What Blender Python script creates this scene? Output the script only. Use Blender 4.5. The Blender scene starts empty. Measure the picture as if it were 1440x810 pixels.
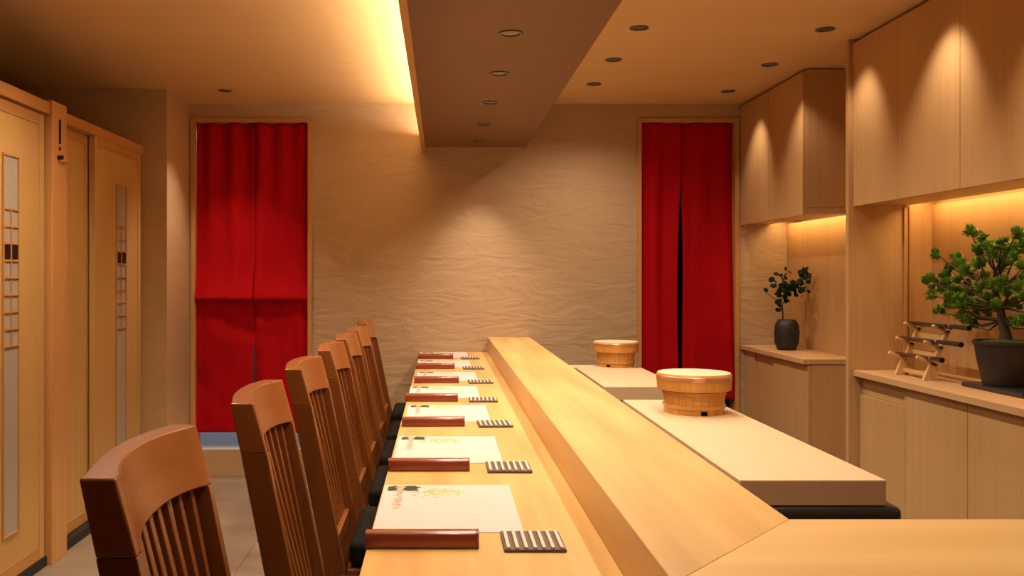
import bpy, bmesh, math, random
from mathutils import Vector, Matrix, noise
random.seed(7)
C = bpy.context.scene.collection
R = math.radians

# ------------------------------------------------------------------ camera, world, exposure
cam_d = bpy.data.cameras.new('camera'); cam = bpy.data.objects.new('camera', cam_d); C.objects.link(cam)
cam.location = (0, 0, 1.30); cam.rotation_euler = (R(90), 0, 0)
cam_d.sensor_width = 36; cam_d.lens = 36 * 1265 / 1440
cam_d.shift_x = 100 / 1440; cam_d.shift_y = -18 / 1440
cam_d.clip_start = .02
bpy.context.scene.camera = cam
w = bpy.data.worlds.new('world'); bpy.context.scene.world = w; w.use_nodes = True
w.node_tree.nodes['Background'].inputs[0].default_value = (1, .75, .5, 1)
w.node_tree.nodes['Background'].inputs[1].default_value = .02
vs = bpy.context.scene.view_settings
vs.view_transform = 'Standard'; vs.look = 'None'; vs.gamma = 1; vs.exposure = 0.25; vs.use_curve_mapping = False

WARM = (1, .79, .56)
P_BEAM, P_KITCH, P_WALL, P_LEFT = 25, 30, 11, 58      # downlight powers
COVE_E, NICHE_E = 56, 13

# ------------------------------------------------------------------ room numbers
YB, ZC = 5.80, 2.405           # back wall, ceiling
ZL, ZH = .805, .901            # guest counter top, raised ledge top
XL, X0, X1 = -.135, .302, .570 # counter edge, ledge face, ledge far side
XR = 1.93                      # plane of the cabinet fronts
XN = 2.30                      # back of the cabinet niches
XD = -1.763                    # sliding doors
XW = -1.624                    # left corner wall

# ------------------------------------------------------------------ materials
def nt(name):
    m = bpy.data.materials.new(name); m.use_nodes = True
    t = m.node_tree; return m, t, t.nodes['Principled BSDF']
def lnk(t, a, b): t.links.new(a, b)
def plain(name, col, rough=.5, metal=0, coat=0, var=.0, vs_=8, bump=0, sheen=0, spec=None):
    m, t, b = nt(name)
    b.inputs['Roughness'].default_value = rough; b.inputs['Metallic'].default_value = metal
    b.inputs['Coat Weight'].default_value = coat; b.inputs['Sheen Weight'].default_value = sheen
    if spec is not None: b.inputs['Specular IOR Level'].default_value = spec
    tc = t.nodes.new('ShaderNodeTexCoord'); n = t.nodes.new('ShaderNodeTexNoise')
    n.inputs['Scale'].default_value = vs_; n.inputs['Detail'].default_value = 5
    lnk(t, tc.outputs['Object'], n.inputs['Vector'])
    mx = t.nodes.new('ShaderNodeMix'); mx.data_type = 'RGBA'
    mx.inputs['A'].default_value = (*[c * (1 - var) for c in col], 1)
    mx.inputs['B'].default_value = (*[min(1, c * (1 + var)) for c in col], 1)
    lnk(t, n.outputs['Fac'], mx.inputs['Factor']); lnk(t, mx.outputs['Result'], b.inputs['Base Color'])
    if bump:
        bp = t.nodes.new('ShaderNodeBump'); bp.inputs['Strength'].default_value = bump; bp.inputs['Distance'].default_value = .004
        lnk(t, n.outputs['Fac'], bp.inputs['Height']); lnk(t, bp.outputs[0], b.inputs['Normal'])
    return m
def wood(name, light, dark, axis='Y', fine=90, band=7, rough=.45, coat=0, bandmix=.5, seed=0):
    """long grain along one axis: fine streaks plus broad lengthwise bands"""
    m, t, b = nt(name)
    b.inputs['Roughness'].default_value = rough; b.inputs['Coat Weight'].default_value = coat
    b.inputs['Coat Roughness'].default_value = .25
    tc = t.nodes.new('ShaderNodeTexCoord')
    def layer(s, along, det):
        mp = t.nodes.new('ShaderNodeMapping'); sc = [s, s, s]; sc['XYZ'.index(axis)] = s * along
        mp.inputs['Scale'].default_value = sc; mp.inputs['Location'].default_value = (seed * 3.1, seed * 1.7, seed)
        n = t.nodes.new('ShaderNodeTexNoise'); n.inputs['Scale'].default_value = 1; n.inputs['Detail'].default_value = det
        lnk(t, tc.outputs['Object'], mp.inputs[0]); lnk(t, mp.outputs[0], n.inputs['Vector']); return n.outputs['Fac']
    f1 = layer(fine, .02, 4); f2 = layer(band, .10, 2)
    mm = t.nodes.new('ShaderNodeMix'); mm.inputs['Factor'].default_value = bandmix
    lnk(t, f1, mm.inputs['A']); lnk(t, f2, mm.inputs['B'])
    rp = t.nodes.new('ShaderNodeValToRGB'); rp.color_ramp.elements[0].position = .32; rp.color_ramp.elements[1].position = .68
    rp.color_ramp.elements[0].color = (*dark, 1); rp.color_ramp.elements[1].color = (*light, 1)
    lnk(t, mm.outputs['Result'], rp.inputs[0]); lnk(t, rp.outputs[0], b.inputs['Base Color'])
    bp = t.nodes.new('ShaderNodeBump'); bp.inputs['Strength'].default_value = .12; bp.inputs['Distance'].default_value = .001
    lnk(t, f1, bp.inputs['Height']); lnk(t, bp.outputs[0], b.inputs['Normal'])
    return m
def emis(name, col, s):
    m, t, b = nt(name); b.inputs['Base Color'].default_value = (.8, .8, .8, 1)
    b.inputs['Emission Color'].default_value = (*col, 1); b.inputs['Emission Strength'].default_value = s; return m
def plaster(name, a, bcol, strength=.5):
    m, t, b = nt(name); b.inputs['Roughness'].default_value = .85
    tc = t.nodes.new('ShaderNodeTexCoord'); mp = t.nodes.new('ShaderNodeMapping'); mp.inputs['Scale'].default_value = (1.5, 1.5, 5.5)
    lnk(t, tc.outputs['Object'], mp.inputs[0])
    n = t.nodes.new('ShaderNodeTexNoise'); n.inputs['Scale'].default_value = 1.9; n.inputs['Detail'].default_value = 3; n.inputs['Distortion'].default_value = 1.6
    lnk(t, mp.outputs[0], n.inputs['Vector'])
    # terraced relief: soft steps like trowelled layers
    mul = t.nodes.new('ShaderNodeMath'); mul.operation = 'MULTIPLY'; mul.inputs[1].default_value = 9
    fr = t.nodes.new('ShaderNodeMath'); fr.operation = 'FRACT'
    lnk(t, n.outputs['Fac'], mul.inputs[0]); lnk(t, mul.outputs[0], fr.inputs[0])
    n2 = t.nodes.new('ShaderNodeTexNoise'); n2.inputs['Scale'].default_value = 60; n2.inputs['Detail'].default_value = 4
    lnk(t, tc.outputs['Object'], n2.inputs['Vector'])
    ad = t.nodes.new('ShaderNodeMath'); ad.operation = 'MULTIPLY_ADD'; ad.inputs[1].default_value = .35
    lnk(t, n2.outputs['Fac'], ad.inputs[0]); lnk(t, fr.outputs[0], ad.inputs[2])
    bp = t.nodes.new('ShaderNodeBump'); bp.inputs['Strength'].default_value = strength; bp.inputs['Distance'].default_value = .004
    lnk(t, ad.outputs[0], bp.inputs['Height']); lnk(t, bp.outputs[0], b.inputs['Normal'])
    mx = t.nodes.new('ShaderNodeMix'); mx.data_type = 'RGBA'; mx.inputs['A'].default_value = (*a, 1); mx.inputs['B'].default_value = (*bcol, 1)
    lnk(t, n.outputs['Fac'], mx.inputs['Factor']); lnk(t, mx.outputs['Result'], b.inputs['Base Color'])
    return m

M = {}
M['counter'] = wood('hinoki_counter', (.72, .455, .165), (.52, .29, .09), 'Y', 70, 11, .36, .12, .8)
M['counter_x'] = wood('hinoki_counter_cross', (.72, .47, .20), (.61, .37, .14), 'X', 70, 9, .36, .12, .75, 3)
M['board'] = wood('pale_board', (.64, .455, .29), (.58, .40, .245), 'Y', 60, 5, .55)
M['cab'] = wood('cabinet_veneer', (.56, .345, .16), (.49, .29, .125), 'Z', 60, 7, .5)
M['cab_y'] = wood('shelf_wood', (.62, .39, .20), (.52, .31, .15), 'Y', 70, 9, .45)
M['trim'] = wood('trim_wood', (.58, .31, .11), (.50, .25, .08), 'Z', 70, 9, .5)
M['trim_x'] = wood('trim_wood_cross', (.58, .31, .11), (.50, .25, .08), 'X', 70, 9, .5)
M['trim_y'] = wood('trim_wood_long', (.52, .27, .09), (.44, .21, .06), 'Y', 70, 9, .5)
M['door'] = wood('door_wood', (.54, .34, .12), (.49, .29, .10), 'Z', 50, 5, .55)
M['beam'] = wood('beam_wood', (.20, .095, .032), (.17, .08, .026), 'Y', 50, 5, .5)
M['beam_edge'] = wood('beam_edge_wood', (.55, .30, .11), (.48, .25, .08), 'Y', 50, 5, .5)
M['ceil'] = wood('ceiling_board', (.74, .50, .25), (.67, .44, .21), 'X', 60, 6, .65, 0, .35)
M['chair'] = wood('cherry_wood', (.25, .078, .016), (.17, .050, .010), 'Z', 60, 9, .33, .25)
M['chair_y'] = wood('cherry_wood_cross', (.29, .093, .019), (.21, .063, .012), 'Y', 60, 9, .33, .25)
M['tub'] = wood('tub_wood', (.66, .33, .085), (.53, .24, .05), 'Z', 90, 14, .32, .3)
M['tub_lid'] = wood('tub_lid_wood', (.84, .68, .48), (.78, .60, .40), 'X', 60, 9, .4, .15)
M['copper'] = plain('copper_band', (.78, .42, .24), .25, .7)
M['plaster'] = plaster('wall_plaster', (.50, .355, .225), (.43, .30, .18), .33)
M['plaster2'] = plaster('plain_plaster', (.52, .36, .20), (.46, .31, .17), .12)
M['stone'] = plain('floor_stone', (.27, .215, .165), .5, var=.22, vs_=3.5, bump=.15)
M['red'] = plain('red_cloth', (.40, .002, .006), .85, var=.10, vs_=40, bump=.05, spec=.12)
M['black'] = plain('black_cushion', (.009, .008, .008), .8, var=.2, bump=.2, spec=.2)
M['dark'] = plain('dark_steel', (.05, .046, .042), .35, .5)
M['shadow'] = plain('dark_gap', (.02, .014, .01), .8)
M['paper'] = plain('mat_paper', (.54, .475, .455), .8, var=.02)
M['case'] = wood('lacquer_brown', (.24, .045, .018), (.17, .028, .012), 'X', 50, 20, .28, .5)
M['green_ink'] = plain('green_ink', (.09, .09, .03), .8, var=.4, vs_=250)
M['leaf_ink'] = plain('leaf_ink', (.40, .46, .16), .8, var=.2, vs_=120)
M['brown_ink'] = plain('brown_ink', (.62, .40, .24), .8, var=.2, vs_=90)
M['coaster_d'] = plain('coaster_dark', (.10, .06, .05), .45)
M['coaster_l'] = plain('coaster_pale', (.60, .50, .40), .5)
M['grille'] = plain('downlight_ring', (.16, .15, .14), .35, .7)
M['reflector'] = plain('downlight_reflector', (.30, .29, .28), .15, .9)
M['knob'] = plain('dark_metal', (.03, .02, .015), .4, .7)
M['glass'] = plain('frosted_pane', (.37, .34, .30), .35, var=.05)
M['sheath'] = plain('plum_sheath', (.065, .018, .022), .35, coat=.4)
M['handle'] = plain('black_handle', (.010, .010, .011), .3, coat=.4)
M['collar'] = plain('steel_collar', (.75, .75, .85), .2, 1)
M['rack'] = wood('rack_wood', (.74, .47, .20), (.66, .40, .16), 'Z', 60, 9, .5)
M['pot'] = plain('bonsai_pot', (.022, .016, .013), .6, var=.25, vs_=20, bump=.2)
M['vase'] = plain('black_vase', (.018, .016, .017), .5, var=.3, vs_=25, bump=.3)
M['bark'] = plain('bark', (.05, .03, .018), .8, var=.4, vs_=60, bump=.6)
M['leaf'] = plain('bonsai_leaf', (.16, .34, .03), .5, var=.6, vs_=14)
M['leaf_d'] = plain('dark_leaf', (.006, .018, .007), .8, spec=.08, var=.5, vs_=20)
M['soil'] = plain('moss', (.045, .085, .02), .9, var=.5, vs_=60, bump=.8)
M['white'] = plain('white_tile', (.75, .78, .82), .12)
M['blue'] = plain('blue_crate', (.03, .05, .22), .5)
M['grey'] = plain('grey_panel', (.09, .09, .10), .6)
M['backroom'] = plain('back_room_wall', (.10, .09, .08), .9)
M['led'] = emis('led_strip', (1, .78, .52), COVE_E)
M['led_n'] = emis('led_strip_niche', (1, .62, .24), NICHE_E)

# ------------------------------------------------------------------ mesh helpers
class MB:
    def __init__(s): s.bm = bmesh.new()
    def box(s, x0, x1, y0, y1, z0, z1, mat=None):
        vs_ = [s.bm.verts.new(p) for p in ((x0,y0,z0),(x1,y0,z0),(x1,y1,z0),(x0,y1,z0),(x0,y0,z1),(x1,y0,z1),(x1,y1,z1),(x0,y1,z1))]
        for f in ((3,2,1,0),(4,5,6,7),(0,1,5,4),(1,2,6,5),(2,3,7,6),(3,0,4,7)): s.bm.faces.new([vs_[i] for i in f])
        if mat is not None: bmesh.ops.transform(s.bm, matrix=mat, verts=vs_)
        return s
    def prism(s, pts, axis, a, b):
        """pts: 2-D outline; extruded from a to b along axis"""
        def P(u, v, k): return {'X': (k, u, v), 'Y': (u, k, v), 'Z': (u, v, k)}[axis]
        A = [s.bm.verts.new(P(u, v, a)) for u, v in pts]; B = [s.bm.verts.new(P(u, v, b)) for u, v in pts]
        s.bm.faces.new(A); s.bm.faces.new(B[::-1]); n = len(pts)
        for i in range(n): s.bm.faces.new((A[i], B[i], B[(i+1) % n], A[(i+1) % n]))
        return s
    def bar(s, a, b, wd, th, up=(0, 1, 0)):
        """rectangular bar from a to b; th along 'up', wd across"""
        a, b = Vector(a), Vector(b); d = b - a; z = d.normalized(); u = Vector(up); x = u.cross(z).normalized(); y = z.cross(x)
        vs_ = []
        for e in (a, b):
            for i, j in ((-1,-1),(1,-1),(1,1),(-1,1)): vs_.append(s.bm.verts.new(e + x*i*wd/2 + y*j*th/2))
        for f in ((0,1,2,3),(7,6,5,4),(0,4,5,1),(1,5,6,2),(2,6,7,3),(3,7,4,0)): s.bm.faces.new([vs_[i] for i in f])
        return s
    def lathe(s, prof, cx=0, cy=0, n=40, cap=True):
        rings = []
        for r, z in prof: rings.append([s.bm.verts.new((cx + r*math.cos(2*math.pi*i/n), cy + r*math.sin(2*math.pi*i/n), z)) for i in range(n)])
        for a, b in zip(rings, rings[1:]):
            for i in range(n): s.bm.faces.new((a[i], a[(i+1)%n], b[(i+1)%n], b[i]))
        if cap: s.bm.faces.new(rings[0][::-1]); s.bm.faces.new(rings[-1])
        return s
    def tube(s, pts, rad, n=8):
        pts = [Vector(p) for p in pts]; rings = []
        for i, p in enumerate(pts):
            d = (pts[min(i+1, len(pts)-1)] - pts[max(i-1, 0)]).normalized()
            h = Vector((0,0,1)) if abs(d.z) < .9 else Vector((1,0,0)); x = d.cross(h).normalized(); y = d.cross(x)
            r = rad[i] if isinstance(rad, (list, tuple)) else rad
            rings.append([s.bm.verts.new(p + x*r*math.cos(2*math.pi*k/n) + y*r*math.sin(2*math.pi*k/n)) for k in range(n)])
        for a, b in zip(rings, rings[1:]):
            for k in range(n): s.bm.faces.new((a[k], a[(k+1)%n], b[(k+1)%n], b[k]))
        s.bm.faces.new(rings[0][::-1]); s.bm.faces.new(rings[-1]); return s
    def build(s, name, mat, parent=None, bevel=0, smooth=False, origin=None, seg=2):
        bmesh.ops.recalc_face_normals(s.bm, faces=s.bm.faces)
        if origin is not None: bmesh.ops.translate(s.bm, vec=-Vector(origin), verts=s.bm.verts)
        me = bpy.data.meshes.new(name); s.bm.to_mesh(me); s.bm.free()
        me.materials.append(M[mat])
        if smooth:
            for p in me.polygons: p.use_smooth = True
            try: me.set_sharp_from_angle(angle=R(40))
            except Exception: pass
        o = bpy.data.objects.new(name, me); C.objects.link(o)
        if parent is not None: o.parent = parent
        elif origin is not None: o.location = origin
        if bevel:
            b = o.modifiers.new('bevel', 'BEVEL'); b.width = bevel; b.segments = seg; b.limit_method = 'ANGLE'
        return o
def thing(name, label, cat, loc=(0,0,0), group=None, rz=0):
    o = bpy.data.objects.new(name, None); C.objects.link(o); o.location = loc; o.rotation_euler.z = rz; o.empty_display_size = .1
    o['label'] = label; o['category'] = cat
    if group: o['group'] = group
    return o
def tag(o, label, cat, group=None):
    o['label'] = label; o['category'] = cat
    if group: o['group'] = group
    return o
def struct(o, label=None, cat=None):
    o['kind'] = 'structure'
    if label: o['label'] = label
    if cat: o['category'] = cat
    return o
def copy_tree(o, parent=None):
    c = o.copy(); C.objects.link(c)
    if parent is not None: c.parent = parent
    for ch in [x for x in KIDS[o.name]] if o.name in KIDS else []: copy_tree(ch, c)
    return c
KIDS = {}
def index(root):
    KIDS.clear()
    for o in bpy.data.objects:
        if o.parent: KIDS.setdefault(o.parent.name, []).append(o)
def B(x0, x1, y0, y1, z0, z1): return MB().box(x0, x1, y0, y1, z0, z1)

# ------------------------------------------------------------------ room shell
fl = struct(B(-3.3, 2.5, -2.2, 5.80, -.1, -.012).build('floor', 'shadow'), 'grey beige stone floor running under the counter stools', 'floor')
def tiles():
    xs = [-3.3 + .6*i for i in range(11)]; ys = [5.80 - .6*j for j in range(14)]
    cache = None
    for i in range(len(xs)-1):
        for j in range(len(ys)-1):
            x0, y1 = xs[i], ys[j]; x1 = min(xs[i+1], 2.5)
            if x1 <= x0 + .02: continue
            full = x1 - x0 > .599
            if full and cache:
                o = bpy.data.objects.new('floor_tile', cache); C.objects.link(o); o.parent = fl; o.location = (x0+.3, y1-.3, 0)
            else:
                o = B(x0+.0008, x1-.0008, y1-.6+.0008, y1-.0008, -.012, 0).build('floor_tile', 'stone', fl, origin=(x0+.3, y1-.3, 0)); o.location = (x0+.3, y1-.3, 0)
                if full: cache = o.data
tiles()
ce = struct(B(-3.3, 2.5, -2.2, 5.95, ZC+.012, ZC+.1).build('ceiling', 'ceil'), 'pale wood board ceiling lit from the cove beside the beam', 'ceiling')
seams = [-2.2, -1.03, -.05, .93, 1.91, 2.89, 3.87, 4.85, 5.80]
for a, b in zip(seams, seams[1:]): B(-3.3, 2.5, a+.001, b-.001, ZC, ZC+.012).build('ceiling_panel', 'ceil', ce)
# back wall, in pieces round the two doorways
DL0, DL1, DT = -1.583, -.858, 2.286
DR0, DR1 = 1.293, 1.894
wb = MB()
for x0, x1, z0, z1 in ((XW, DL0-.02, 0, 2.405), (DL1+.02, DR0-.02, 0, 2.405), (DR1+.02, 2.5, 0, 2.405), (DL0-.02, DL1+.02, DT+.02, 2.405), (DR0-.02, DR1+.02, DT+.02, 2.405)):
    wb.box(x0, x1, YB, YB+.12, z0, z1)
struct(wb.build('wall_back', 'plaster'), 'beige plaster end wall with trowelled ripple relief between two red curtains', 'wall')
lf = MB(); lf.box(-3.2, XW, 5.335, 5.92, 0, ZC)
struct(lf.build('wall_left', 'plaster2', bevel=.002), 'plain tan wall block at the corner left of the wider curtain', 'wall')
struct(B(-3.3, -3.2, -2.2, 5.92, 0, ZC).build('wall_far_left', 'plaster2'))
struct(B(2.32, 2.5, -2.2, 5.80, 0, ZC).build('wall_right', 'plaster2'))
struct(B(-3.3, 2.5, -2.3, -2.2, 0, ZC).build('wall_front', 'beam'))
# back rooms behind the curtains
bk = MB(); bk.box(-2.6, 2.6, 7.4, 7.5, 0, 2.6); bk.box(-2.6, -2.5, 5.92, 7.4, 0, 2.6); bk.box(2.5, 2.6, 5.92, 7.4, 0, 2.6); bk.box(-2.6, 2.6, 5.92, 7.5, 2.55, 2.6); bk.box(.3, .4, 5.92, 7.4, 0, 2.55)
struct(bk.build('wall_back_room', 'backroom'))
struct(B(-2.6, .3, 5.92, 7.4, .0, .17).build('floor_back_room', 'white'), 'glossy white floor seen under the left curtain', 'floor')
struct(B(.4, 2.6, 5.92, 7.4, -.05, 0).build('floor_kitchen_room', 'grey'))
st = struct(B(DL0, DL1, YB-.002, 5.92, 0, .176).build('trim_1', 'plaster2', bevel=.003), 'tan raised step below the left curtain', 'step')
B(DL0+.001, DL1-.001, YB+.003, 5.92, .176, .181).build('threshold', 'white', st)
# doorway frames
def frame(n, x0, x1, z0, label):
    f = thing(n, label, 'door frame', (0,0,0)); f['kind'] = 'structure'
    B(x0-.028, x0, YB-.012, YB+.118, z0, DT+.026).build('jamb', 'trim', f, .002)
    B(x1, x1+.028, YB-.012, YB+.118, z0, DT+.026).build('jamb', 'trim', f, .002)
    B(x0, x1, YB-.012, YB+.118, DT, DT+.026).build('lintel', 'trim_x', f, .002)
frame('trim_2', DL0, DL1, 0, 'thin wooden frame round the wide left doorway')
frame('trim_3', DR0, DR1, 0, 'thin wooden frame round the narrow right doorway')
struct(B(-3.2, XW, 5.329, 5.335, 0, .06).build('baseboard_left', 'trim_x'))

# ------------------------------------------------------------------ sliding doors on the left
def lattice_door(name, y0, y1, wy0, wy1, x, label, bars):
    d = struct(B(x-.03, x-.004, y0, y1, .045, 2.015).build(name, 'door', bevel=.001), label, 'door')
    # raised border
    for a, b, c, e in ((y0, y0+.045, .045, 2.015), (y1-.045, y1, .045, 2.015)):
        B(x-.004, x, a, b, c, e).build('stile', 'door', d, .001)
    for c, e in ((.045, .10), (1.965, 2.015)): B(x-.004, x, y0+.046, y1-.046, c, e).build('rail', 'trim_y', d, .001)
    if wy0 is None: return d
    z0, z1 = .235, 1.79
    B(x-.0035, x-.002, wy0, wy1, z0, z1).build('pane', 'glass', d)
    m = MB(); t = .008
    m.box(x-.003, x+.004, wy0-t, wy0, z0-t, z1+t); m.box(x-.003, x+.004, wy1, wy1+t, z0-t, z1+t)
    m.box(x-.003, x+.004, wy0, wy1, z0-t, z0); m.box(x-.003, x+.004, wy0, wy1, z1, z1+t)
    m.build('window_frame', 'trim_y', d)
    ym = (wy0+wy1)/2
    zt = 1.572; n = 9
    for k in range(n): B(x-.002, x+.004, wy0, wy1, zt-k*.0705-.004, zt-k*.0705+.004).build('lattice_bar', 'trim_y', d)
    B(x-.002, x+.003, ym-.004, ym+.004, zt-(n-1)*.0705, zt).build('lattice_bar', 'trim_y', d)
    for a, b in ((wy0+.002, ym-.006), (ym+.006, wy1-.002)):
        B(x-.002, x+.001, a, b, zt-3*.0705+.005, zt-2*.0705-.005).build('dark_tile', 'knob', d)['label'] = 'dark square inset in the lattice'
    return d
lattice_door('door_1', 3.20, 4.015, 3.644, 3.767, XD-.008, 'nearest sliding door with a tall slot window and lattice', 9)
lattice_door('door_2', 4.19, 4.62, None, None, XD-.045, 'plain recessed sliding door between the post and the far lattice door', 0)
lattice_door('door_3', 4.60, 5.30, 4.91, 5.05, XD-.006, 'farthest sliding door with narrow lattice window beside the corner wall', 9)
lattice_door('door_4', 2.3, 3.19, 2.7, 2.823, XD-.045, 'sliding door nearest the camera', 9)
struct(B(XD-.08, XD+.012, .8, 4.03, 2.02, 2.075).build('trim_4', 'trim_y', bevel=.002), 'wooden head rail over the nearest sliding door', 'rail')
struct(B(XD-.08, XD, 4.19, 5.335, 2.015, 2.065).build('trim_5', 'trim_y', bevel=.002), 'wooden head rail over the two far sliding doors', 'rail')
po = struct(B(XD-.08, XD+.022, 4.03, 4.19, 0, 2.085).build('trim_6', 'trim', bevel=.003), 'square wooden post with small latch between the sliding doors', 'post')
B(XD+.022, XD+.025, 4.10, 4.118, 1.90, 2.01).build('lock_plate', 'knob', po)
B(XD+.022, XD+.024, 4.10, 4.118, 1.87, 1.885).build('lock_plate', 'knob', po)
MB().tube([(XD+.022, 4.09, 1.835), (XD+.045, 4.09, 1.835)], .010).build('latch_knob', 'knob', po, smooth=True)
MB().tube([(XD+.022, 4.135, 1.822), (XD+.05, 4.135, 1.822)], .008).build('latch_knob', 'trim', po, smooth=True)
struct(B(XD-.08, XD-.001, 4.19, 5.335, 0, .042).build('trim_7', 'shadow'), 'dark floor track under the far sliding doors', 'track')
struct(B(XD-.08, XD-.001, .8, 4.03, 0, .042).build('trim_8', 'shadow'), 'dark floor track under the near sliding door', 'track')
struct(B(XD-.08, XD-.04, 5.301, 5.335, .04, 2.015).build('trim_9', 'trim'))

# ------------------------------------------------------------------ ceiling beam with cove
bt = thing('ceiling_beam', 'long dark wood boxed beam hanging over the counter with a lit cove on its left', 'beam', (.22, 3.0, ZC))
O = bt.location
def bb(x0, x1, y0, y1, z0, z1, n, m, bv=0): return B(x0, x1, y0, y1, z0, z1).build(n, m, bt, bv, origin=O)
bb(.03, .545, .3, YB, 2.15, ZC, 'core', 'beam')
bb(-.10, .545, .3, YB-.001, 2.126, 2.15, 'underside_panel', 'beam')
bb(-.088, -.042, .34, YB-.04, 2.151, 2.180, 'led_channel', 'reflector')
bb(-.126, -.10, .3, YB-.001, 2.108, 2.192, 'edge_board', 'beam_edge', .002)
bb(-.085, -.045, .35, YB-.05, 2.180, 2.186, 'led_strip', 'led')

# ------------------------------------------------------------------ downlights
def downlight(x, y, z, label, group, power, tilt=(0, 0), ang=80, blend=.9, r=.042, col=WARM):
    t = thing('downlight', label, 'downlight', (x, y, z), group)
    MB().lathe([(r*.74, -.001), (r*.78, -.005), (r, -.004), (r*1.02, 0), (r*.9, 0)], n=28, cap=False).build('trim_ring', 'grille', t, smooth=True)
    MB().lathe([(r*.76, -.0015), (r*.5, -.0008), (.002, -.0005)], n=28, cap=False).build('reflector', 'reflector', t, smooth=True)
    l = bpy.data.lights.new('downlight_lamp', 'SPOT'); l.energy = power; l.color = col; l.spot_size = R(ang); l.spot_blend = blend; l.shadow_soft_size = .022
    o = bpy.data.objects.new('downlight_lamp', l); C.objects.link(o); o.parent = t; o.location = (0, 0, -.03)
    o.rotation_euler = (R(tilt[1]), R(tilt[0]), 0)
    return t
beam_y = [5.53, 4.93, 4.30, 3.68, 3.07]
beam_l = ['small beam downlight nearest the plaster end wall', 'beam downlight second from the end wall', 'middle downlight of five under the beam', 'beam downlight second nearest the camera', 'largest looking beam downlight, nearest the camera']
for y, lb in zip(beam_y, beam_l): downlight(.238, y, 2.126, lb, 'downlights in the beam', P_BEAM*(1.3 if y > 5.5 else 1), (0, 0), 80 if y > 5.5 else 130, 1)
for y in (2.46, 1.85, 1.24): downlight(.238, y, 2.126, 'added unseen beam downlight nearer than the picture edge', 'added downlights in the beam beyond the frame', P_BEAM, (0, 0), 130, 1)  # unseen lamps added to carry the row on and light the near counter
for y, lb in zip((5.196, 4.61, 4.017), ('ceiling downlight farthest back just right of the beam', 'middle ceiling downlight in the row right of the beam', 'nearest ceiling downlight in the row right of the beam')):
    downlight(.885, y, ZC, lb, 'ceiling downlights beside the beam', P_KITCH, (0, 0), 145, 1)
for y in (3.42, 2.83, 2.24): downlight(.885, y, ZC, 'added unseen ceiling downlight right of the beam nearer than the picture edge', 'added ceiling downlights beside the beam beyond the frame', P_KITCH, (0, 0), 145, 1)  # unseen lamps added along the row for more light on the prep side
for y, lb in zip((5.40, 4.72, 4.04), ('ceiling downlight by the far wall cupboard', 'middle ceiling downlight before the wall cupboards', 'nearest ceiling downlight before the wall cupboards')):
    downlight(1.725, y, ZC, lb, 'ceiling downlights before the wall cupboards', P_WALL, (-22, 8), 70, 1)
for y in (3.36, 2.68): downlight(1.725, y, ZC, 'unseen ceiling downlight before the wall cupboards nearer than the picture edge', 'unseen ceiling downlights before the wall cupboards beyond the frame', P_WALL*1.5, (-22, 8), 70, 1)  # unseen lamps carrying the row on, put in to light the cupboards
downlight(-1.29, 5.376, ZC, 'single ceiling downlight in front of the wide left curtain', 'ceiling downlights on the left', P_LEFT*.8, (0, 0), 84, 1)
for y in (3.5, 2.7): downlight(-1.10, y, ZC, 'added unseen left ceiling downlight nearer than the picture edge', 'added ceiling downlights on the left beyond the frame', P_LEFT, (0, 0), 145, 1)  # unseen lamps added to brighten the sliding doors

def area(loc, rot, sx, sy, p, col, name):
    l = bpy.data.lights.new(name, 'AREA'); l.shape = 'RECTANGLE'; l.size = sx; l.size_y = sy; l.energy = p; l.color = col
    o = bpy.data.objects.new(name, l); C.objects.link(o); o.location = loc; o.rotation_euler = rot; return o
area((-1.2, 6.9, 2.5), (0, 0, 0), .6, .3, 14, (.75, .85, 1), 'back_room_lamp')
area((1.6, 6.9, 2.5), (0, 0, 0), .3, .3, .35, (.7, .8, 1), 'kitchen_room_lamp')

# ------------------------------------------------------------------ cabinets on the right
YP = 4.215                                       # tall divider panel
pn = struct(B(XR-.02, 2.32, YP, YP+.03, 0, ZC-.001).build('trim_10', 'cab', bevel=.001), 'tall wood divider panel between the two cupboard bays', 'panel')
B(2.165, 2.18, YP-.012, YP, .86, 1.62).build('track_strip', 'trim', pn, .002)
B(2.19, 2.203, YP-.008, YP, .86, 1.62).build('track_strip', 'beam_edge', pn, .002)
struct(B(2.30, 2.32, 1.2, YP, .84, 1.63).build('trim_11', 'cab'), 'plain wood back of the niche behind the bonsai', 'panel')
struct(B(2.23, 2.32, YP+.03, 5.80, .84, 1.63).build('trim_12', 'cab'), 'plain wood back of the niche behind the black vase', 'panel')
struct(B(2.18, 2.32, YP+.03, 4.795, 0, ZC-.001).build('trim_13', 'cab'))
# upper cupboards: each door module one part
def upper(name, y0, y1, doors, label, xb=2.30):
    t = thing(name, label, 'cupboard', ((XR+xb)/2, (y0+y1)/2, 1.628)); o = t.location
    B(XR+.02, xb, y0, y1, 1.662, ZC-.006).build('body', 'cab', t, .001, origin=o)
    B(XR+.02, xb-.105, y0+.001, y1-.001, 1.628, 1.6615).build('bottom_panel', 'cab_y', t, 0, origin=o)
    for a, b in zip(doors, doors[1:]): B(XR, XR+.0195, a+.0015, b-.0015, 1.622, ZC-.02).build('door', 'cab', t, .0012, origin=o)
    B(xb-.090, xb-.040, y0+.05, y1-.03, 1.652, 1.658).build('led_strip', 'led_n', t, 0, origin=o)
    B(xb-.104, xb, y0+.001, y0+.018, 1.628, 1.6615).build('end_strip', 'cab', t, 0, origin=o)
    return t
upper('wall_cupboard', 1.5, YP-.002, [1.5, 1.98, 2.44, 2.90, 3.345, 3.80, YP-.002], 'long row of tall pale wall cupboards above the bonsai niche')
upper('wall_cupboard', 4.80, 5.795, [4.80, 5.30, 5.795], 'shorter wall cupboard above the black vase niche by the right curtain', 2.23)
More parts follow.
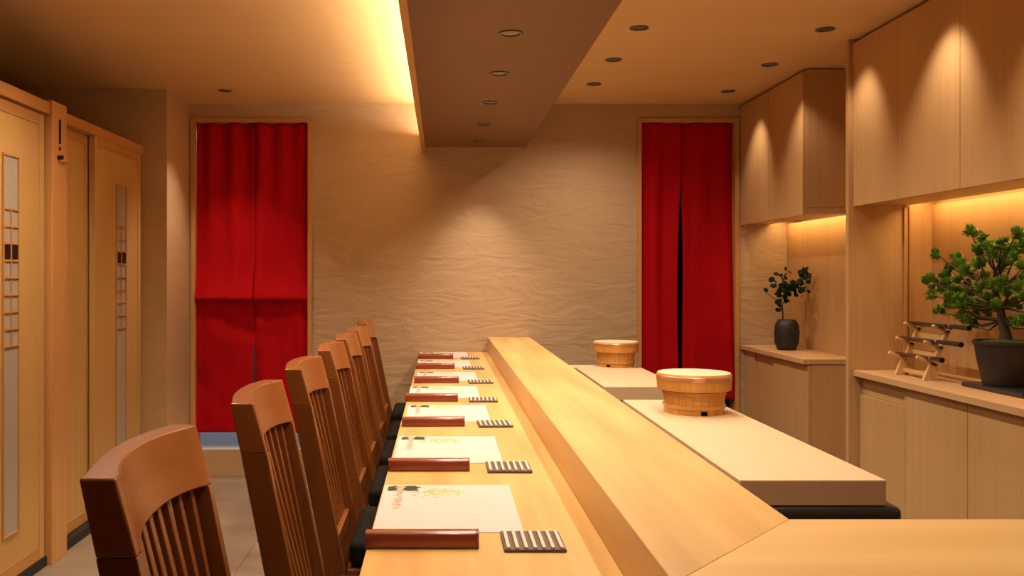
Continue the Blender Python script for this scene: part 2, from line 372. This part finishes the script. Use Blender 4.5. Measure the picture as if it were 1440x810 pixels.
def lower(name, y0, y1, doors, shade_recesses, ztop, label, slab, xb=2.30):
    t = thing(name, label, 'cabinet', ((XR+xb)/2, (y0+y1)/2, 0)); o = t.location
    B(XR+.05, xb, y0, y1, .06, ztop-.03).build('body', 'cab', t, .001, origin=o)
    B(XR+.09, xb, y0+.01, y1-.01, 0, .06).build('plinth', 'shadow', t, origin=o)
    for (a, b), g in zip(zip(doors, doors[1:]), shade_recesses):
        zt = ztop - .03 - (.085 if g else .004)  # shortened door leaves a recess shaped to imitate the shelf's cast shadow
        B(XR+.028, XR+.049, a+.0015, b-.0015, .07, zt).build('door', 'cab', t, .0012, origin=o)
        if g: B(XR+.042, XR+.0495, a+.0015, b-.0015, zt+.002, ztop-.031).build('shade_recess', 'cab', t, origin=o)
    s_ = tag(B(XR+.0, xb, y0-.005, y1, ztop-.028, ztop).build('shelf_top', 'cab_y', None, .002, origin=(xb, (y0+y1)/2, ztop)), slab, 'shelf')
    return t
lower('base_cabinet', 1.2, YP-.004, [1.2, 1.8, 2.4, 2.85, 3.345, 3.80, YP-.004], [0,0,1,0,0,1], .857, 'long low cabinet with flat doors under the bonsai shelf', 'long pale shelf top carrying the bonsai and knife rack')
lower('base_cabinet', 4.80, 5.795, [4.80, 5.30, 5.62, 5.795], [0,1,0], .852, 'short low cabinet under the black vase beside the right curtain', 'short pale shelf top carrying the black vase', 2.228)

# ------------------------------------------------------------------ counter
ct = thing('bar_counter', 'long pale cypress bar counter with a raised ledge turning the corner', 'counter', (.2, 3.3, 0)); O = ct.location
MB().prism([(XL, .72), (1.9, .72), (1.9, 1.1665), (X0, 1.1665), (X0, YB-.002), (XL, YB-.002)], 'Z', ZL-.045, ZL).build('lower_top', 'counter', ct, .0025, origin=O)
MB().prism([(X0, 1.1665), (X1, 1.4715), (X1, YB-.002), (X0, YB-.002)], 'Z', ZL-.04, ZH).build('raised_ledge', 'counter', ct, .0015, origin=O)
MB().prism([(X0, 1.1665), (1.9, 1.1665), (1.9, 1.4715), (X1, 1.4715)], 'Z', ZL-.04, ZH).build('return_ledge', 'counter_x', ct, .0015, origin=O)
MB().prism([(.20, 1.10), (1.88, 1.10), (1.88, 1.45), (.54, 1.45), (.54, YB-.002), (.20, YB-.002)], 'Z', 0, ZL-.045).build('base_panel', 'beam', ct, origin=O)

# prep boards on a dark steel unit
wk = thing('prep_counter', 'dark steel refrigerated work counter under the cutting boards', 'work counter', (.95, 3.6, 0)); O = wk.location
B(.63, 1.125, 2.185, 5.02, .05, .736).build('body', 'dark', wk, .018, origin=O, seg=4)
B(.65, 1.10, 2.22, 5.0, 0, .05).build('plinth', 'shadow', wk, origin=O)
def board(x0, x1, y0, y1, label, z0=.7365):
    return tag(B(x0, x1, y0, y1, z0, .800).build('cutting_board', 'board', None, .003, origin=((x0+x1)/2, (y0+y1)/2, z0)), label, 'cutting board', 'thick pale boards on the prep counter')
board(.730, 1.088, 2.196, 3.614, 'long thick pale cutting board under the larger rice tub')
board(.732, 1.086, 4.04, 4.868, 'shorter thick pale cutting board in front of the far rice tub')
board(.68, 1.04, 4.880, 5.02, 'narrow pale block behind the shorter board under the far tub')

# rice tubs
def tub(x, y, z, s, label, rz):
    t = thing('rice_tub', label, 'tub', (x, y, z), 'wooden rice tubs with lids'); t.rotation_euler.z = rz; t.scale = (s, s, s)
    n = 26
    for k in range(n):      # staves, slightly faceted
        a0 = 2*math.pi*(k+.02)/n; a1 = 2*math.pi*(k+.98)/n; m = MB()
        zb = .016 if k == 21 else 0
        def ring(a, r, zz): return (r*math.cos(a), r*math.sin(a), zz)
        vv = []
        for a in (a0, a1):
            for r, zz in ((.096, zb), (.107, zb), (.112, .108), (.101, .108)): vv.append(m.bm.verts.new(ring(a, r, zz)))
        for f in ((0,1,2,3),(7,6,5,4),(0,4,5,1),(1,5,6,2),(2,6,7,3),(3,7,4,0)): m.bm.faces.new([vv[i] for i in f])
        m.build('stave', 'tub', t)
    MB().lathe([(.001,.018),(.100,.018),(.100,.026),(.001,.026)], n=26).build('base_disc', 'tub', t)
    for z0, z1, r in ((.020, .034, .1085), (.068, .082, .1105)):
        MB().lathe([(r, z0), (r+.0028, z0+.001), (r+.0035, z1-.001), (r+.001, z1)], n=48, cap=False).build('hoop', 'tub', t, smooth=True)
    lid = MB().lathe([(.118, .086), (.1315, .086), (.1335, .122), (.1335, .139), (.131, .143), (.02, .1445)], n=56).build('lid', 'tub', t, smooth=True)
    MB().lathe([(.1330, .120), (.1345, .121), (.1350, .136), (.1335, .1375)], n=56, cap=False).build('lid_band', 'copper', lid, smooth=True)
    MB().lathe([(.128, .1415), (.129, .1455), (.001, .1460)], n=56).build('lid_top', 'tub_lid', lid, smooth=True)
    return t
tub(.925, 3.29, .80, 1.0, 'larger lidded wooden rice tub on the long near board', R(-23))
tub(.965, 4.965, .80, .93, 'smaller looking lidded wooden rice tub at the far end of the boards', R(-63))

# ------------------------------------------------------------------ place settings
set_y = [1.640, 2.283, 2.953, 3.533, 4.133, 4.753, 5.323]
ord_ = ['nearest the camera', 'second nearest', 'third nearest', 'at the middle seat', 'third from the end wall', 'second from the end wall', 'nearest the end wall']
dx_ = [-.004, 0, .005, -.006, .010, 0, 0]
mat0 = thing('placemat', '', 'placemat', (0,0,0), 'printed white paper placemats')
B(-.146, .146, -.195, .195, 0, .0012).build('sheet', 'paper', mat0)
def glyph(x0, x1, y0, y1, n, mat, nm, seed, wd=.0022):
    rr = random.Random(seed); m = MB()
    for k in range(n):
        a = (rr.uniform(x0, x1), rr.uniform(y0, y1)); L = rr.uniform(.3, .9)*(x1-x0); d = rr.choice(((1,.08),(0,1),(.7,-.7),(.7,.7)))
        m.bar((a[0]-d[0]*L/2, a[1]-d[1]*L/2, .00155), (a[0]+d[0]*L/2, a[1]+d[1]*L/2, .00155), wd, .0003, (0,0,1))
    return m.build(nm, mat, mat0)
# two dark seals, a column of brown lettering, a pale leafy sprig
glyph(-.134, -.118, .140, .180, 34, 'green_ink', 'printed_seal', 3, .0065)
glyph(-.094, -.070, .140, .182, 60, 'green_ink', 'printed_seal', 4, .0070)
glyph(-.116, -.102, -.020, .180, 90, 'brown_ink', 'printed_lettering', 5, .0026)
sp = MB(); rr = random.Random(9)
for k in range(60):
    cx, cy = rr.choice(((-.045,.135),(-.030,.115),(-.010,.150),(.005,.130),(.030,.120),(-.025,.095),(-.06,.105)))
    x, y = cx + rr.gauss(0, .010), cy + rr.gauss(0, .014); a = rr.uniform(0, 6.28); L = rr.uniform(.006, .011); wd = L*.38
    ca, sa = math.cos(a), math.sin(a)
    pts = [(x+ca*L, y+sa*L), (x-sa*wd, y+ca*wd), (x-ca*L, y-sa*L), (x+sa*wd, y-ca*wd)]
    sp.prism(pts, 'Z', .0012, .0016)
sp.build('printed_sprig', 'leaf_ink', mat0)
case0 = thing('chopstick_case', '', 'chopstick case', (0,0,0), 'brown lacquered chopstick cases')
prof = [(-.014,0),(.014,0),(.0165,.004),(.0165,.020),(.013,.027),(.006,.0305),(-.006,.0305),(-.013,.027),(-.0165,.020),(-.0165,.004)]
MB().prism(prof, 'X', -.103, .098).build('body', 'case', case0, .0012, smooth=True)
MB().prism([(a*1.02, b*1.02) for a, b in prof], 'X', .098, .103).build('end_cap', 'case', case0, .001)
co0 = thing('towel_rest', '', 'towel tray', (0,0,0), 'striped ribbed towel rests')
B(-.056, .056, -.058, .058, 0, .006).build('tray', 'coaster_d', co0, .0015)
for k in range(7):
    xx = -.048 + k*.016
    B(xx-.0034, xx+.0034, -.056, .052, .006, .010).build('pale_slat', 'coaster_l', co0, .0015)
index(None)
rot = [0, 0, 2, -1, 1.5, 0, -1]
for i, (y, o_) in enumerate(zip(set_y, ord_)):
    for proto, x, dy, z, lab in ((mat0, .018, .283, ZL, 'white paper placemat with printed leaves, '), (case0, -.030, 0, ZL, 'reddish brown lacquered chopstick case, '), (co0, .173, .022, ZL, 'small striped dark and pale towel rest, ')):
        c = proto if i == 6 else copy_tree(proto)
        c.location = (x + dx_[i], y + dy - (i*.004 if proto is mat0 else 0), z + .0002); c['label'] = lab + o_
        if proto is not mat0: c.rotation_euler.z = R(rot[i])
        if proto is mat0 and i == 6: c.location.y = 5.60

# ------------------------------------------------------------------ chairs
def make_chair():
    """faces +x, origin on the floor under the seat centre; the back leans towards -x"""
    t = thing('counter_chair', '', 'chair', (0,0,0), 'slatted wooden chairs along the counter')
    H = 1.046; hw = .205
    def xb(z): return -.205 - max(0, z-.50)*.19          # rear face line of the back
    ZB = H - .100
    for s in (-1, 1):
        m = MB(); y0, y1 = s*hw, s*(hw-.024)
        pts = [(-.235, 0), (-.195, 0), (xb(.5)+.056, .5), (xb(ZB)+.050, ZB), (xb(ZB)-.002, ZB), (xb(.5), .5)]
        m.prism(pts, 'Y', min(y0,y1), max(y0,y1)).build('back_leg', 'chair', t, .002)
        m = MB(); yy = s*(hw-.018); m.bar((.185, yy, 0), (.195, yy, .50), .034, .034).build('front_leg', 'chair', t, .003)
    # crest rail over the full width: curved in plan, concave to the sitter, sitting on the two uprights
    n = 16; m = MB(); rows = []
    for i in range(n+1):
        u = i/n*2-1; y = u*hw; k = max(0, 1-(abs(u)/.90)**2.2); sag = .031*k; arch = .007*k
        zt, zb_ = H + .004*(1-u*u), ZB + arch
        rows.append([m.bm.verts.new(p) for p in ((xb(zb_)+.050-sag, y, zb_), (xb(zt)+.042-sag, y, zt), (xb(zt)-.004-sag*.6, y, zt), (xb(zb_)-.002-sag*.6, y, zb_))])
    for a, b in zip(rows, rows[1:]):
        for k in range(4): m.bm.faces.new((a[k], a[(k+1)%4], b[(k+1)%4], b[k]))
    m.bm.faces.new(rows[0]); m.bm.faces.new(rows[-1][::-1]); m.build('crest_rail', 'chair_y', t, .003, smooth=True)
    zl = .56
    B(-.212, -.176, -hw+.0245, hw-.0245, zl-.035, zl+.01).build('lower_rail', 'chair_y', t, .003)
    ns = 9
    for k in range(ns):
        u = (k+.5)/ns*2-1; y = u*(hw-.030); sag = .030*(1-u*u)
        MB().bar((-.194, y, zl+.005), (xb(.95)+.026-sag, y, .960), .014, .018).build('slat', 'chair', t, .002)
    B(-.145, .205, -hw+.0, hw-.0, .455, .505).build('seat_frame', 'chair_y', t, .004)
    B(-.14, .21, -hw+.004, hw-.004, .506, .575).build('cushion', 'black', t, .02, seg=4)
    for s in (-1, 1): B(-.20, .18, s*(hw-.018)-.010, s*(hw-.018)+.010, .20, .23).build('stretcher', 'chair_y', t, .002)
    B(.17, .20, -hw+.036, hw-.036, .26, .29).build('stretcher', 'chair_y', t, .002)
    return t
ch0 = make_chair(); index(None)
ch_y = [1.335, 1.995, 2.635, 3.245, 3.785, 4.305, 4.93]
ch_x = [-.145, -.112, -.110, -.106, -.108, -.108, -.124]
ch_r = [-1.5, -2, 0, 0, 0, .5, 0]
ch_l = ['brown slatted chair nearest the camera, cut off by the picture edge', 'brown slatted chair second from the camera, in front of the red curtain', 'brown slatted chair third from the camera, at the curtain edge', 'fourth brown slatted chair, middle of the row of seven', 'brown slatted chair third from the end wall', 'brown slatted chair second from the end wall', 'farthest brown slatted chair, nearest the end wall']
for i in range(7):
    c = ch0 if i == 6 else copy_tree(ch0)
    c.location = (ch_x[i], ch_y[i], 0); c.rotation_euler.z = R(-ch_r[i]); c['label'] = ch_l[i]

# ------------------------------------------------------------------ red curtains
def panel(par, x0, x1, z0, z1, y, fn, nx=60, nz=120, slit=None, nm='cloth_panel'):
    m = MB(); g = []
    for j in range(nz+1):
        v = j/nz; z = z1 + (z0-z1)*v; row = []
        for i in range(nx+1):
            u = i/nx; xa, xb_ = x0, x1
            if slit: xa, xb_ = slit(v, x0, x1)
            x = xa + (xb_-xa)*u
            row.append(m.bm.verts.new((x, y + fn(u, v, x, z), z)))
        g.append(row)
    for a, b in zip(g, g[1:]):
        for i in range(nx): m.bm.faces.new((a[i], a[i+1], b[i+1], b[i]))
    o = m.build(nm, 'red', par, smooth=True)
    s_ = o.modifiers.new('solid', 'SOLIDIFY'); s_.thickness = .0016
    return o
def nz_(x, y, z=0): return noise.noise(Vector((x, y, z)))
lc = thing('noren_curtain', 'wide red cloth curtain in two panels over the left doorway step', 'curtain', (-1.22, YB+.05, .27), 'red doorway curtains')
lc.location = (0, 0, 0)
def fL(side):
    def f(u, v, x, z):
        top = .020*math.sin(u*17+side*2)*math.exp(-v*2.2) + .022*nz_(x*10, z*.9, side)*(1-v*.4)
        # cloth bellies into the room down to a crease, then falls back
        crease = 1.150
        k = min(1, max(0, (1.42-z)/.26)); belly = -.052*k*k if z > crease else -.010-.042*max(0, 1-(crease-z)/.05)**1.5
        low = .028*nz_(x*5+3, z*4+x*5, side+5)*max(0, v-.5)*2
        tuck = .018*math.exp(-((z-1.02+ (x-DL0)*.25)/.05)**2)*(u if side == 0 else (1-u)*.3)
        return top + belly + low + tuck
    return f
panel(lc, DL0+.001, -1.205, .285, 2.284, YB+.028, fL(0), slit=lambda v, a, b: (a, b - .006*v + .003*math.sin(v*20)))
panel(lc, -1.235, DL1-.001, .280, 2.284, YB+.036, fL(1), slit=lambda v, a, b: (a + .034*min(1, max(0, v-.48)/.25), b - .001))
MB().tube([(DL0, YB+.09, 2.268), (DL1, YB+.09, 2.268)], .010, 12).build('curtain_rod', 'trim_x', lc, smooth=True)
rc = thing('noren_curtain', 'narrow red cloth curtain with an open dark slit in the right doorway', 'curtain', (0,0,0), 'red doorway curtains')
def fR(side):
    def f(u, v, x, z):
        a = .010*math.sin(u*11+side)*(1-v*.5) + .030*nz_(x*8, z*.8, side+9) + .010*nz_(x*22, z*.7, side+4)
        if side: a -= .028*math.exp(-((u-(.25+.75*v))/.13)**2)*v      # diagonal pull towards the right jamb
        a += .012*nz_(x*4, z*6, 3)*max(0, v-.6)*2
        return a
    return f
SX = (958-620)/218
def slR(v, a, b): k = max(0, v-.22)/.78; return (a, b - .001 - .022*math.sin(min(1, k)*math.pi)**.8)
panel(rc, DR0+.001, SX, .48, 2.284, YB+.025, fR(0), slit=slR)
panel(rc, SX+.004, DR1-.001, .50, 2.284, YB+.030, fR(1), slit=lambda v, a, b: (a + .012*math.sin(min(1, max(0, v-.22)/.78)*math.pi)**.8, b))
MB().tube([(DR0, YB+.09, 2.270), (DR1, YB+.09, 2.270)], .010, 12).build('curtain_rod', 'trim_x', rc, smooth=True)
# things behind the right curtain seen through its slit and below it
tag(B(1.40, 1.92, 6.0, 6.35, 0, .47).build('storage_crate', 'blue', None, .01, origin=(1.6, 6.1, 0)), 'blue crate glimpsed below the right curtain', 'crate')
sh = thing('storage_shelf', 'dark shelf unit glimpsed through the slit of the right curtain', 'shelf', (1.6, 6.9, 0))
for z in (.5, 1.0, 1.45, 1.8): B(-.3, .3, -.15, .15, z, z+.04).build('shelf_board', 'grey', sh, .002)
for s in (-.29, .27): B(s, s+.02, -.15, .15, 0, 2.0).build('upright', 'grey', sh)

# ------------------------------------------------------------------ knife rack and knives
kr = thing('knife_rack', 'pale wooden three-tier knife rack with branching supports on the long shelf', 'rack', (2.06, 3.9, .857)); O = kr.location
def support(Y, dx):
    m = MB(); th = .016
    def b(p, q, wd): m.bar((p[0]+dx, Y, p[1]), (q[0]+dx, Y, q[1]), wd, th)
    m.prism([(2.022+dx, .857), (2.082+dx, .857), (2.088+dx, .925), (2.054+dx, .935)], 'Y', Y-th/2, Y+th/2)
    b((1.998, .957), (2.070, .926), .013)
    b((2.070, .918), (2.098, 1.000), .020); b((2.030, 1.022), (2.100, .994), .011)
    b((2.098, .988), (2.128, 1.066), .018); b((2.066, 1.088), (2.130, 1.060), .011)
    b((2.128, 1.056), (2.142, 1.085), .014)
    m.build('support', 'rack', kr, .0015, origin=O)
support(4.01, 0); support(3.79, .006)
for x, z in ((2.098, .965), (2.125, 1.035)): B(x, x+.012, 3.798, 4.002, z-.012, z+.012).build('cross_bar', 'rack', kr, origin=O)
B(2.055, 2.07, 3.798, 4.002, .872, .888).build('cross_bar', 'rack', kr, origin=O)
def knife(x, z, yb, ye, yh, label, shm='sheath'):
    """sheathed blade from yb (tip) to ye, handle on to yh (towards the viewer)"""
    t = thing('sheathed_knife', label, 'knife', (x, (yb+yh)/2, z), 'kitchen knives on the rack'); O = Vector(t.location); t.rotation_euler.y = R(23.3)
    MB().prism([(x-.016, yb), (x+.006, yb), (x+.018, yb-.03), (x+.018, ye), (x-.018, ye)], 'Z', z, z+.010).build('sheath', shm, t, .002, origin=O)
    B(x-.012, x+.010, ye-.014, ye, z+.001, z+.012).build('collar', 'collar', t, .002, origin=O)
    MB().tube([(x, ye-.014, z+.008), (x, (ye+yh)/2, z+.0085), (x, yh, z+.008)], [.0095, .0105, .0115], 8).build('handle', 'handle', t, .001, origin=O)
def slot(tier, off=0): return {0: (2.044, .9455), 1: (2.072, 1.012), 2: (2.103, 1.079)}[tier]
knife(2.048, .9445, 4.03, 3.77, 3.68, 'plum sheathed knife on the bottom tier of the rack')
knife(2.068, 1.0155, 4.03, 3.76, 3.58, 'plum sheathed knife with black handle on the middle tier')
knife(2.100, 1.0815, 4.02, 3.72, 3.58, 'black sheathed knife on the top tier of the rack', 'handle')

# ------------------------------------------------------------------ bonsai
bo = thing('bonsai_tree', 'leafy green bonsai in a dark tapered pot beside the knife rack', 'plant', (2.172, 3.46, .876)); O = Vector(bo.location)
MB().lathe([(.001, 0), (.074, 0), (.078, .006), (.098, .10), (.106, .155), (.112, .160), (.112, .172), (.103, .172), (.099, .155), (.001, .152)], n=40).build('pot', 'pot', bo, smooth=True)
m = MB(); bmesh.ops.create_icosphere(m.bm, subdivisions=3, radius=1)
for v in m.bm.verts:
    k = 1 + .25*nz_(v.co.x*4, v.co.y*4, v.co.z*4); v.co = Vector((v.co.x*.092*k, v.co.y*.092*k, .158 + max(-.01, v.co.z*.020*k)))
m.build('moss', 'soil', bo, smooth=True)
tag(B(2.082, 2.294, 3.22, 3.60, .8575, .8755).build('plant_tray', 'dark', None, .003, origin=(2.19, 3.41, .8575)), 'flat dark tray under the bonsai pot', 'tray')
tips = []
rr = random.Random(21)
# trunk with real branches; each branch ends in tufts
tr = [(0,0,.155), (.004,.006,.20), (-.006,.012,.25), (-.002,.03,.30), (-.012,.05,.37), (-.015,.04,.44)]
MB().tube(tr, [.028, .019, .016, .013, .010, .006], 10).build('trunk', 'bark', bo, smooth=True)
def px2l(px, py, x):      # point on the plane x (world) that the picture shows at px,py, local to the plant
    Y = x*1265/(px-620); return Vector((x, Y, 1.3-(py-387)/1265*Y)) - O
targets = []
for px, py in ((1316,355),(1309,393),(1308,413),(1322,437),(1364,325),(1384,336),(1345,365),(1335,378),(1328,400),(1332,418),(1345,395),(1350,410),(1342,430),(1356,380),(1362,398),(1366,415),(1358,432),(1370,440),(1352,445),(1362,452),(1372,458),(1375,352),(1386,348),(1398,345),(1408,342),(1418,352),(1425,365),(1380,368),(1372,372),(1385,388),(1378,405),(1388,420),(1395,400),(1404,408),(1412,396),(1420,410),(1402,428),(1425,428),(1430,326),(1437,333),(1442,345),(1432,352),(1438,375),(1444,392),(1436,402),(1440,420),(1428,455),(1440,452),(1452,460),(1330,388),(1338,408),(1348,420),(1366,386),(1395,355),(1412,362),(1368,425),(1382,435),(1350,372),(1324,408),(1318,400),(1335,425),(1410,376),(1448,340),(1455,365),(1460,390),(1458,415),(1470,400),(1475,430),(1468,350),(1480,375)):
    targets.append((px, py))
branch_m = MB()
def tuft_mesh(seed):
    m = MB(); r = random.Random(seed)
    for k in range(46):
        a = r.uniform(0, 6.283); e = r.uniform(R(5), R(80)); L = r.uniform(.017, .030); d = Vector((math.cos(a)*math.cos(e), math.sin(a)*math.cos(e), math.sin(e)))
        sd = d.cross(Vector((0,0,1))).normalized()*.0032; p0 = Vector((0,0,-.006)); mid = p0 + d*L*.65; tp = p0 + d*L
        A, B_, C_, D_ = [m.bm.verts.new(q) for q in (p0, mid+sd*1.5, tp, mid-sd*1.5)]
        m.bm.faces.new((A, B_, C_, D_))
    return m
tufts = []
for q in range(3):
    o = tuft_mesh(q).build('leaf_cluster', 'leaf', bo); tufts.append(o)
first = 3; cnt = 0
def put_tuft(p, s):
    global first, cnt
    if first > 0: o = tufts[3-first]; first -= 1
    else: o = tufts[cnt % 3].copy(); C.objects.link(o)
    cnt += 1
    o.location = p; o.scale = (s, s, s); o.rotation_euler = (rr.uniform(-.5, .5), rr.uniform(-.5, .5), rr.uniform(0, 6))
for px, py in targets:
    x = rr.uniform(2.09, 2.235)
    p = px2l(px, py, x)
    # branch from the trunk
    zt = min(.44, max(.24, .18 + (p.z-.15)*.6)); k = min(range(len(tr)), key=lambda i: abs(tr[i][2]-zt)); a = Vector(tr[k])
    mid = a.lerp(p, .55) + Vector((rr.uniform(-.01,.01), rr.uniform(-.02,.02), rr.uniform(-.03,-.005)))
    branch_m.tube([a, mid, p - Vector((0,0,.006))], [.0045, .003, .0018], 5)
    put_tuft(p, rr.uniform(1.15, 1.6))
    for _ in range(2):
        q = p + Vector((rr.uniform(-.018,.018), rr.uniform(-.026,.026), rr.uniform(-.022,.016)))
        if q.x + O.x > 2.255: q.x = 2.255 - O.x
        put_tuft(q, rr.uniform(.85, 1.3))
bm_ = branch_m.build('branches', 'bark', bo, smooth=True)

# ------------------------------------------------------------------ black vase with a leafy sprig
va = thing('leafy_vase', 'small dark round-leaved plant in a rounded black vase on the far shelf', 'plant', (2.076, 5.40, .852)); O = Vector(va.location)
m = MB().lathe([(.001, 0), (.046, 0), (.056, .008), (.070, .045), (.073, .10), (.070, .145), (.058, .172), (.046, .182), (.040, .178), (.040, .150), (.001, .148)], n=36)
for v in m.bm.verts:
    k = 1 + .05*nz_(v.co.x*18, v.co.y*18, v.co.z*12); v.co.x *= k; v.co.y *= k
m.build('vase', 'vase', va, smooth=True)
MB().tube([(-.022,0,.15), (-.024,.0,.22), (-.028,.0,.27), (.01,.01,.33), (.06,.02,.40), (.13,.02,.46)], [.006,.005,.0045,.004,.003,.002], 8).build('stem', 'bark', va, smooth=True)
MB().tube([(-.025,0,.24), (-.06,.01,.30), (-.12,.02,.345)], [.004,.003,.0018], 6).build('stem', 'bark', va, smooth=True)
lm = MB().lathe([(.0012, .0010), (.010, .0), (.0165, .0014), (.0165, .0020), (.010, .0012), (.0012, .0022)], n=10, cap=True)
l0 = lm.build('leaf', 'leaf_d', va, smooth=True)
rr = random.Random(5); firstl = True
for px, py in [(1077,408),(1149,380)] + [(rr.gauss(1099,8), rr.gauss(405,8)) for _ in range(44)] + [(rr.gauss(1112,6), rr.gauss(400,7)) for _ in range(16)] + [(rr.gauss(1132,6), rr.gauss(396,9)) for _ in range(34)] + [(1096,430),(1098,434),(1094,436),(1097,426),(1134,386),(1137,390)]:
    Y = rr.uniform(5.30, 5.50); p = Vector(((px-620)/1265*Y, Y, 1.3-(py-387)/1265*Y)) - O
    if p.x + O.x > 2.20: p.x = 2.20 - O.x
    if firstl: o = l0; firstl = False
    else: o = l0.copy(); C.objects.link(o)
    o.location = p; s = rr.uniform(.75, 1.15); o.scale = (s, s, s); o.rotation_euler = (rr.uniform(.3, 1.5), rr.uniform(-.6, .6), rr.uniform(-1.2, 1.2))
